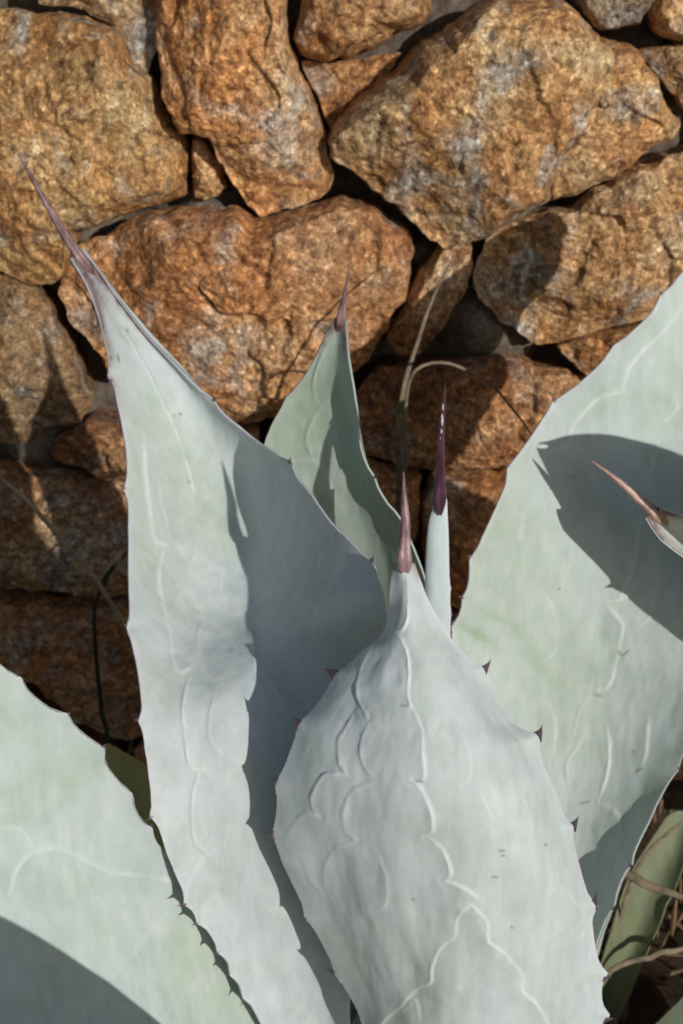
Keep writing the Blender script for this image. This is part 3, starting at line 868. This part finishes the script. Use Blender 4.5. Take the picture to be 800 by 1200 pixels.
# --- green leaf behind, half shaded by its own folded margin
D_left = [(440,1430,.90),(390,1200,.93),(345,900,.965),(312,700,.995),(302,600,1.005),(306,545,1.005),(314,512,1.0),(337,467,.99),(360,437,.98),(383,394,.965),(394,374,.96)]
D_right = [(500,1430,.90),(505,1200,.92),(510,900,.945),(500,700,.955),(470,612,.965),(450,588,.97),(434,561,.975),(421,527,.978),(416,487,.974),(414,458,.969),(406,410,.962),(404,376,.96)]
D_mid = [(470,1430,.92),(450,1200,.955),(430,900,.985),(412,700,1.0),(398,610,1.003),(392,560,1.0),(388,510,.994),(386,470,.986),(386,437,.977),(394,398,.968),(399,375,.962)]
D_imp = [([(384,404),(373,425),(367,450),(370,471)], .8), ([(378,478),(365,494),(359,518),(367,541)], .8), ([(340,542),(365,540),(385,552)], .5), ([(383,558),(390,583),(388,614)], .8), ([(392,490),(395,520),(392,545)], .4)]
def D_curl(u, v, G):
    return np.clip((u - 0.3) / 0.7, 0, 1) ** 1.6 * 0.013 * smooth(v, 0.5, 0.7) * (1 - smooth(v, 0.9, 1.0))
Dl, D_org = build_leaf(agave, D_left, D_mid, D_right, nu=90, nv=360, seed=4, imprints=D_imp, curl=D_curl, tint=(.80,.86,.74), teeth=[(338,545,0),(337,467,0),(383,394,0),(416,487,1),(434,561,1)], tooth_px=6, bump_px=3,
    greens=[(360,490,30,70,15,.6)], brown=60, label='greener pointed leaf standing closest to the wall with folded margin')
build_spine(Dl, D_org, [(396,396,.972),(399,378,.960),(401,360,.957),(405,336,.952),(410,312,.947)], [2,5,3.8,2.2,.4], SPINE_ROSE)

# --- very broad leaf leaning away to the right
E_left = [(540,1440,.88),(560,1300,.905),(570,1150,.93),(560,1000,.95),(543,880,.965),(531,770,.975),(532,738,.98),(545,698,.985),(555,652,.99),(588,580,1.0),(598,548,1.005),(625,508,1.015),(650,474,1.03),(692,438,1.05),(722,408,1.065),(762,368,1.09),(800,318,1.12),(860,258,1.155),(920,208,1.185),(956,187,1.20)]
E_right = [(600,1440,.88),(650,1270,.90),(700,1098,.925),(718,1056,.93),(736,1010,.94),(785,910,.96),(848,780,.98),(912,640,1.01),(958,500,1.06),(982,390,1.11),(985,290,1.155),(974,220,1.185),(960,187,1.20)]
E_mid = [(570,1440,.91),(610,1290,.945),(640,1130,.97),(652,980,.99),(672,860,1.005),(700,740,1.02),(738,620,1.04),(790,490,1.08),(850,375,1.125),(905,275,1.165),(942,215,1.19),(958,187,1.20)]
E_imp = [[(670,507),(677,493),(688,479),(705,465),(733,459)], [(730,455),(736,434),(752,412),(770,396),(786,376),(800,355)], [(790,462),(793,477),(779,494)], [(636,536),(653,526),(670,523)],
         ([(770,518),(764,548),(753,577)], .7), ([(747,624),(741,668),(727,698)], .9), [(745,686),(731,701),(710,706)], [(710,710),(727,730),(725,756),(718,785),(710,805),(697,810)],
         ([(680,868),(664,893),(665,920)], .7), [(711,850),(713,880),(711,905),(702,932)], [(700,940),(720,950),(726,978),(722,1000),(733,1012)], ([(600,648),(585,690),(580,700)], .3), ([(760,840),(757,880),(748,905)], .6), ([(690,545),(700,580),(694,612)], .5), ([(640,700),(652,730),(648,765),(636,775)], .5), ([(690,815),(676,835),(672,860)], .6), ([(640,820),(650,850),(646,880)], .5), ([(765,640),(772,680),(762,720),(748,735)], .6)]
E_teeth = [(650,472,0),(597,549,0),(553,655,0),(722,408,0),(535,736,0),(735,1012,1),(790,900,1),(540,700,0),(778,350,0),(715,1062,1)]
El, E_org = build_leaf(agave, E_left, E_mid, E_right, nu=190, nv=520, seed=5, imprints=E_imp, teeth=E_teeth, scars=[(733,764,5,-40),(726,765,5,50),(700,814,6,20),(684,941,7,-15),(749,902,5,-30),(742,880,3,10),(655,690,2,0),(672,560,2,0)], tint=(.94,.97,.92), tooth_px=7, bump_px=4,
    greens=[(578,722,26,7,30,1.3),(556,742,24,6,30,1.2),(628,775,9,46,-35,.9),(600,680,50,120,20,.35),(700,470,40,20,-30,.4),(760,470,60,24,0,.35),(655,800,60,90,0,.3)],
    label='very broad leaf leaning to the right crossed by a wide shadow')

# --- low broad leaf at the left
G_left = [(420,1500,.80),(330,1500,.70),(180,1480,.62),(20,1420,.57),(-140,1290,.555),(-260,1120,.56),(-340,960,.58),(-380,820,.62)]
G_right = [(470,1460,.83),(400,1330,.80),(372,1230,.828),(340,1158,.825),(308,1112,.82),(272,1066,.812),(236,1032,.80),(200,1004,.786),(170,968,.77),(148,930,.768),(124,896,.765),(112,874,.765),(84,848,.762),(60,832,.76),(22,800,.758),(0,778,.755),(-60,740,.745),(-160,700,.73),(-280,720,.69),(-380,800,.63)]
G_mid = [(450,1490,.835),(370,1400,.79),(270,1310,.755),(170,1230,.73),(70,1150,.715),(-30,1060,.70),(-140,965,.685),(-250,880,.665),(-380,812,.625)]
G_imp = [([(0,968),(20,970),(35,983),(38,995)], .7), ([(12,1048),(22,1015),(40,998),(72,994),(95,1005),(130,1024)], .8), ([(130,1024),(165,1026),(208,1034)], .8), ([(90,1010),(120,1060),(150,1080)], .3), ([(100,1160),(160,1190),(200,1240)], .4)]
G_teeth = [(22,798,1),(76,842,1),(118,880,1),(150,934,1),(176,972,1),(212,1014,1)]
Gl, G_org = build_leaf(agave, G_left, G_mid, G_right, nu=170, nv=460, seed=6, imprints=G_imp, teeth=G_teeth, tint=(.93,.97,.93), tooth_px=6, bump_px=7,
    greens=[(60,930,130,22,-35,.55),(10,850,60,30,35,.5),(20,920,70,14,-30,.5)], label='low broad leaf spreading left with scalloped upper margin')

# --- leaves of the same rosette that spread toward the camera, below the frame
H_left = [(450,1500,.80),(440,1450,.66),(400,1392,.56),(310,1330,.51),(220,1288,.48),(130,1268,.45),(30,1266,.43)]
H_right = [(520,1530,.78),(520,1680,.60),(480,1760,.49),(370,1760,.41),(230,1640,.38),(110,1470,.39),(28,1276,.43)]
H_mid = [(485,1515,.80),(480,1570,.65),(440,1580,.545),(340,1540,.475),(225,1450,.44),(110,1350,.43),(29,1270,.432)]
build_leaf(agave, H_left, H_mid, H_right, nu=40, nv=120, seed=7, label='leaf of the rosette spreading forward to the left')
I_left = [(540,1520,.78),(570,1640,.64),(650,1760,.53),(760,1850,.45),(900,1900,.40)]
I_right = [(600,1500,.79),(700,1570,.68),(820,1650,.57),(890,1740,.48),(910,1895,.40)]
I_mid = [(570,1510,.80),(635,1605,.68),(735,1710,.56),(825,1800,.47),(905,1898,.40)]
build_leaf(agave, I_left, I_mid, I_right, nu=40, nv=120, seed=8, label='leaf of the rosette spreading forward to the right')

K_up = [(560,1450,.84),(700,1345,.83),(860,1255,.80),(1020,1185,.77),(1200,1130,.74)]  # unseen leaf, added so its shadow darkens the lower right
K_lo = [(580,1500,.80),(760,1560,.72),(960,1560,.66),(1120,1450,.66),(1205,1140,.73)]
K_mid = [(570,1475,.83),(730,1455,.79),(910,1400,.74),(1080,1310,.72),(1202,1135,.735)]
build_leaf(agave, K_up, K_mid, K_lo, nu=40, nv=120, seed=12, label='unseen low leaf added at the right to shade the lower corner')

def build_stem():
    n, m = 24, 12
    a = np.linspace(0, 2 * math.pi, n, endpoint=False)
    V = []
    for k in range(m):
        f = k / (m - 1)
        r_ = 0.11 * (1 - 0.75 * f ** 1.5)
        for j in a:
            V.append((r_ * math.cos(j), r_ * math.sin(j), -0.02 + 0.28 * f))
    V.append((0, 0, 0.275))
    i = np.arange(n)
    F = [grid_faces(m, n, 0, True), np.column_stack([np.full(n, n * m), (m - 1) * n + i, (m - 1) * n + (i + 1) % n])]
    me = make_mesh('stem', V, F)
    set_tint(me, np.tile(C_BASE * 0.8, (len(V), 1)))
    link('stem', me, LEAF, agave)
build_stem()

# --- neighbouring rosette at the right, one tip reaching into view
agave2 = empty('agave', (0.95, 0.80, 0.0), 'neighbouring agave whose slender tan tipped leaf pokes in over the broad leaf', 'agave')
F_up = [(1640,1448,.80),(1450,1080,.80),(1280,890,.83),(1120,775,.87),(1000,700,.90),(910,650,.925),(850,623,.94),(810,609,.947),(787,602,.95),(772,597,.953)]
F_lo = [(1720,1448,.80),(1520,1160,.79),(1330,1030,.82),(1160,930,.86),(1020,830,.89),(915,745,.915),(850,690,.934),(800,651,.945),(772,629,.95),(758,606,.955)]
F_mid = [(1680,1448,.83),(1485,1120,.83),(1305,960,.855),(1140,855,.89),(1010,765,.918),(912,697,.938),(850,655,.948),(805,630,.953),(780,612,.956),(765,601,.957)]
def F_curl(u, v, G):
    return np.abs(u) ** 1.6 * 0.012
Fl, F_org = build_leaf(agave2, F_up, F_mid, F_lo, nu=80, nv=300, seed=9, tint=(1.06,1.0,.9), curl=F_curl, brown=50, label='slender leaf with a tan rose spine', teeth=[(910,650,0),(870,705,1),(1000,700,0),(1020,830,1)])
build_spine(Fl, F_org, [(786,617,.960),(768,602,.953),(752,588,.955),(730,569,.957),(710,553,.959),(692,540,.961)], [3,8,6.3,4.2,2.4,.5], SPINE_TAN)
J_up = [(1640,1448,.80),(1480,950,.81),(1330,660,.83),(1200,555,.84),(1080,520,.848),(980,516,.85),(880,528,.855)]
J_lo = [(1720,1448,.80),(1600,1080,.79),(1420,900,.80),(1200,830,.82),(1060,735,.835),(950,620,.846),(878,531,.855)]
J_mid = [(1680,1448,.83),(1540,1010,.825),(1375,770,.84),(1200,690,.852),(1070,625,.858),(965,566,.86),(879,530,.857)]
build_leaf(agave2, J_up, J_mid, J_lo, nu=60, nv=200, seed=10, curl=F_curl, label='broad leaf reaching left over the slender one')
for k, (dx, dy, h, ln) in enumerate([(0.34, 0.22, 0.45, 1), (0.36, -0.12, 0.4, 1), (0.22, 0.36, 0.5, 1)]):
    # simple full leaves of the neighbour, arching out of its heart
    n, m = 50, 21
    t = np.linspace(0, 1, n)
    base = np.array(agave2.location)
    cx = base[0] + dx * t ** 1.1
    cy = base[1] + dy * t ** 1.1
    cz = 0.03 + h * np.sin(t * 1.45)
    Cc = np.column_stack([cx, cy, cz])
    T = np.gradient(Cc, axis=0); T /= np.linalg.norm(T, axis=1)[:, None]
    S = np.cross(T, np.array([0, 0, 1.0])); S /= np.linalg.norm(S, axis=1)[:, None]
    Nn = np.cross(S, T)
    wv = 0.085 * np.interp(t, [0, .25, .6, .85, 1], [.5, .6, 1, .55, 0.02])
    u = np.linspace(-1, 1, m)
    Fr = Cc[:, None] + S[:, None] * (wv[:, None] * u[None])[..., None] + Nn[:, None] * ((wv[:, None] * 0.35 * u[None] ** 2))[..., None]
    Bk = Fr - Nn[:, None] * (np.minimum(0.02, wv * 0.4)[:, None] * (1 - u[None] ** 2) + 0.0015)[..., None]
    V = np.vstack([Fr.reshape(-1, 3), Bk.reshape(-1, 3)]) - base
    F = [grid_faces(n, m), grid_faces(n, m, n * m, flip=True)]
    for c_ in (0, m - 1):
        a0 = np.arange(n - 1) * m + c_
        F.append(np.column_stack([a0, a0 + m, a0 + m + n * m, a0 + n * m]))
    me = make_mesh('leaf', V, F)
    set_tint(me, np.tile(C_BASE, (len(V), 1)))
    link('leaf', me, LEAF, agave2)

# ------------------------------------------------------------------ dry grass
def blade(name, pts, radii, mat, label, group=None, flat=0.45):
    p = np.array(pts, float)
    q = resample(np.column_stack([p[:, 0], p[:, 1], depth_of(p[:, 1], p[:, 2]), np.array(radii, float)]), 70)
    P = world(q[:, 0], q[:, 1], q[:, 2])
    P[:, 2] = np.maximum(P[:, 2], 0.0)
    P = P + 0.0012 * np.column_stack([fbm(np.column_stack([np.arange(70) / 6, np.full(70, len(label) + k), np.zeros(70)]), 2, 3 + k) for k in range(3)])
    rad = q[:, 3] * K * q[:, 2]
    T = np.gradient(P, axis=0); T /= np.linalg.norm(T, axis=1)[:, None]
    ref = FWD[None] - T * (T @ FWD)[:, None]; ref /= np.linalg.norm(ref, axis=1)[:, None]
    Bv = np.cross(T, ref)
    ns = 8
    a = np.linspace(0, 2 * math.pi, ns, endpoint=False)
    V = P[:, None] + rad[:, None, None] * (flat * np.cos(a)[None, :, None] * ref[:, None] + np.sin(a)[None, :, None] * Bv[:, None])
    V = V.reshape(-1, 3)
    i = np.arange(ns)
    V = np.vstack([V, P[:1], P[-1:]])
    F = [grid_faces(70, ns, 0, True), np.column_stack([np.full(ns, 70 * ns), i, (i + 1) % ns]),
         np.column_stack([np.full(ns, 70 * ns + 1), 69 * ns + (i + 1) % ns, 69 * ns + i])]
    org = P[0]
    me = make_mesh(name, V - org, F)
    return tag(link(name, me, mat, None, tuple(org)), label, 'grass blade', group)

blade('dry_grass_blade', [(455,1010,1.30),(458,850,1.27),(463,700,1.24),(466,590,1.22),(467,520,1.21),(471,460,1.215),(485,410,1.23),(506,350,1.26),(532,298,1.32)], [3,3.6,4,3.8,3.4,3.2,2.6,2.0,1.0], STRAW_SHADED,
      'tall upright straw coloured grass stalk rising behind the spear leaf')
blade('dry_grass_blade', [(462,1000,1.26),(466,800,1.22),(470,600,1.20),(473,500,1.195),(477,452,1.19),(487,432,1.19),(510,425,1.195),(540,431,1.20),(575,452,1.21),(605,484,1.22),(630,520,1.23)], [2.6,2.6,2.4,2.2,2.1,2.1,2.0,1.9,1.7,1.5,.8], STRAW_SHADED,
      'arched dry grass stalk bending over toward the broad leaf')
blade('dry_grass_blade', [(260,960,1.25),(200,805,1.22),(150,737,1.215),(110,677,1.215),(60,617,1.22),(0,558,1.225),(-60,505,1.23)], [3.4,3.4,3.2,3,2.8,2.6,1], STRAW_SUNLIT,
      'dry straw stalk slanting across the shaded stones beside the tall leaf')
blade('dry_grass_blade', [(470,900,1.25),(474,600,1.26),(468,480,1.27),(445,492,1.29),(425,503,1.31)], [2,2,1.6,1.4,.8], STRAW_SHADED,
      'short thin dry stem bent back toward the folded green leaf')
blade('dry_grass_blade', [(190,960,1.27),(172,880,1.28),(166,828,1.28),(140,822,1.285),(108,818,1.29)], [2,2,1.8,1.6,1], STRAW_SHADED,
      'fine dry stem lying level above the yellowing leaf')
blade('green_grass_blade', [(140,940,1.26),(130,885,1.27),(120,830,1.275),(113,765,1.25),(113,705,1.24),(124,678,1.24),(155,640,1.24)], [3.2,3.2,2.8,2.5,2.2,3.2,.8], GREENBLADE,
      'dark green bent grass blade against the shaded lower stones')
blade('dry_grass_blade', [(650,1080,1.10),(700,1040,1.08),(733,1026,1.07),(765,1040,1.06),(830,1062,1.05)], [3,5,5.5,5,2], STRAW_SHADED,
      'pale brown straw emerging behind the lower edge of the broad leaf')
blade('dry_grass_blade', [(670,1170,1.02),(706,1142,1.02),(740,1127,1.03),(800,1112,1.05),(850,1105,1.07)], [2,3.2,3.6,3.2,1], STRAW_SHADED,
      'brown straw curving over the dark gap under the broad leaf')

# ------------------------------------------------------------------ old leaves low in the rosette
def old_leaf(left, mid, right, tint, seed, label, greens=()):
    return build_leaf(agave, left, mid, right, nu=40, nv=120, seed=seed, tint=tint, thick=0.012, label=label, greens=greens, wav=6)
old_leaf([(380,1250,.92),(260,1110,1.02),(170,1010,1.09),(128,925,1.13),(112,885,1.15)], [(400,1240,.94),(280,1090,1.05),(196,985,1.12),(155,920,1.15),(120,878,1.16)],
         [(420,1230,.92),(300,1070,1.04),(225,965,1.11),(180,905,1.15),(126,872,1.16)], (1.1,.95,.36), 31, 'yellowing old leaf low behind the others')  # tint raised to stand in for sunlight on this leaf
old_leaf([(620,1330,.92),(684,1190,.99),(716,1090,1.06),(742,1020,1.12),(786,950,1.17)], [(632,1335,.93),(702,1195,1.01),(738,1095,1.08),(768,1020,1.14),(800,950,1.18)],
         [(645,1340,.92),(720,1200,1.0),(764,1100,1.07),(796,1025,1.13),(812,955,1.175)], (.36,.37,.21), 32, 'dull yellow green old leaf low under the broad leaf')  # tint lowered to paint in the shade below the broad leaf
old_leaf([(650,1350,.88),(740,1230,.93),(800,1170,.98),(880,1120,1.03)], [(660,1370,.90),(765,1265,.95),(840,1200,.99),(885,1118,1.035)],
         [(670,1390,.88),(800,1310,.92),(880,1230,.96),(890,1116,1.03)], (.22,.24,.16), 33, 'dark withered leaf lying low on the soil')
blade('dry_grass_blade', [(700,1170,1.05),(722,1090,1.07),(752,1010,1.10),(800,965,1.14),(850,950,1.18)], [2,2.6,2.4,2,1], STRAW_SHADED,
      'pale straw slanting up beside the dull yellow green old leaf')
# fallen fibres and bits on the soil
def build_litter():
    V, F = [], []
    rg = np.random.default_rng(3)
    tot = 0
    for k in range(1400):
        x, y = rg.uniform(-0.9, 0.95), rg.uniform(0.75, 1.42)
        if (x - CENTER[0])**2 + (y - CENTER[1])**2 < 0.015: continue
        a = rg.uniform(0, math.pi); l = rg.uniform(0.008, 0.06); wd = rg.uniform(0.001, 0.005)
        d = np.array([math.cos(a), math.sin(a), rg.uniform(-.25, .25)]); s = np.array([-math.sin(a), math.cos(a), 0])
        z = 0.012 + 0.04 * smooth(np.array([y]), 1.15, 1.5)[0] + rg.uniform(0, .02)
        c = np.array([x, y, z])
        for sg, hh in ((-1, 0), (0, 0.003), (1, 0)):
            for q in (-1, -0.2, 0.6, 1):
                V.append(c + d * l * q / 2 + s * wd * sg * (1 - 0.6 * abs(q)) + np.array([0, 0, hh + 0.006 * q * q]))
        b = tot
        for r_ in range(2):
            for q in range(3):
                F.append((b + r_ * 4 + q, b + r_ * 4 + q + 1, b + r_ * 4 + q + 5, b + r_ * 4 + q + 4))
        tot += 12
    me = make_mesh('leaf_litter', V, [np.array(F)])
    tag(link('leaf_litter', me, LITTER), 'dry brown plant litter strewn over the soil at the wall foot', 'litter', kind='stuff')
build_litter()
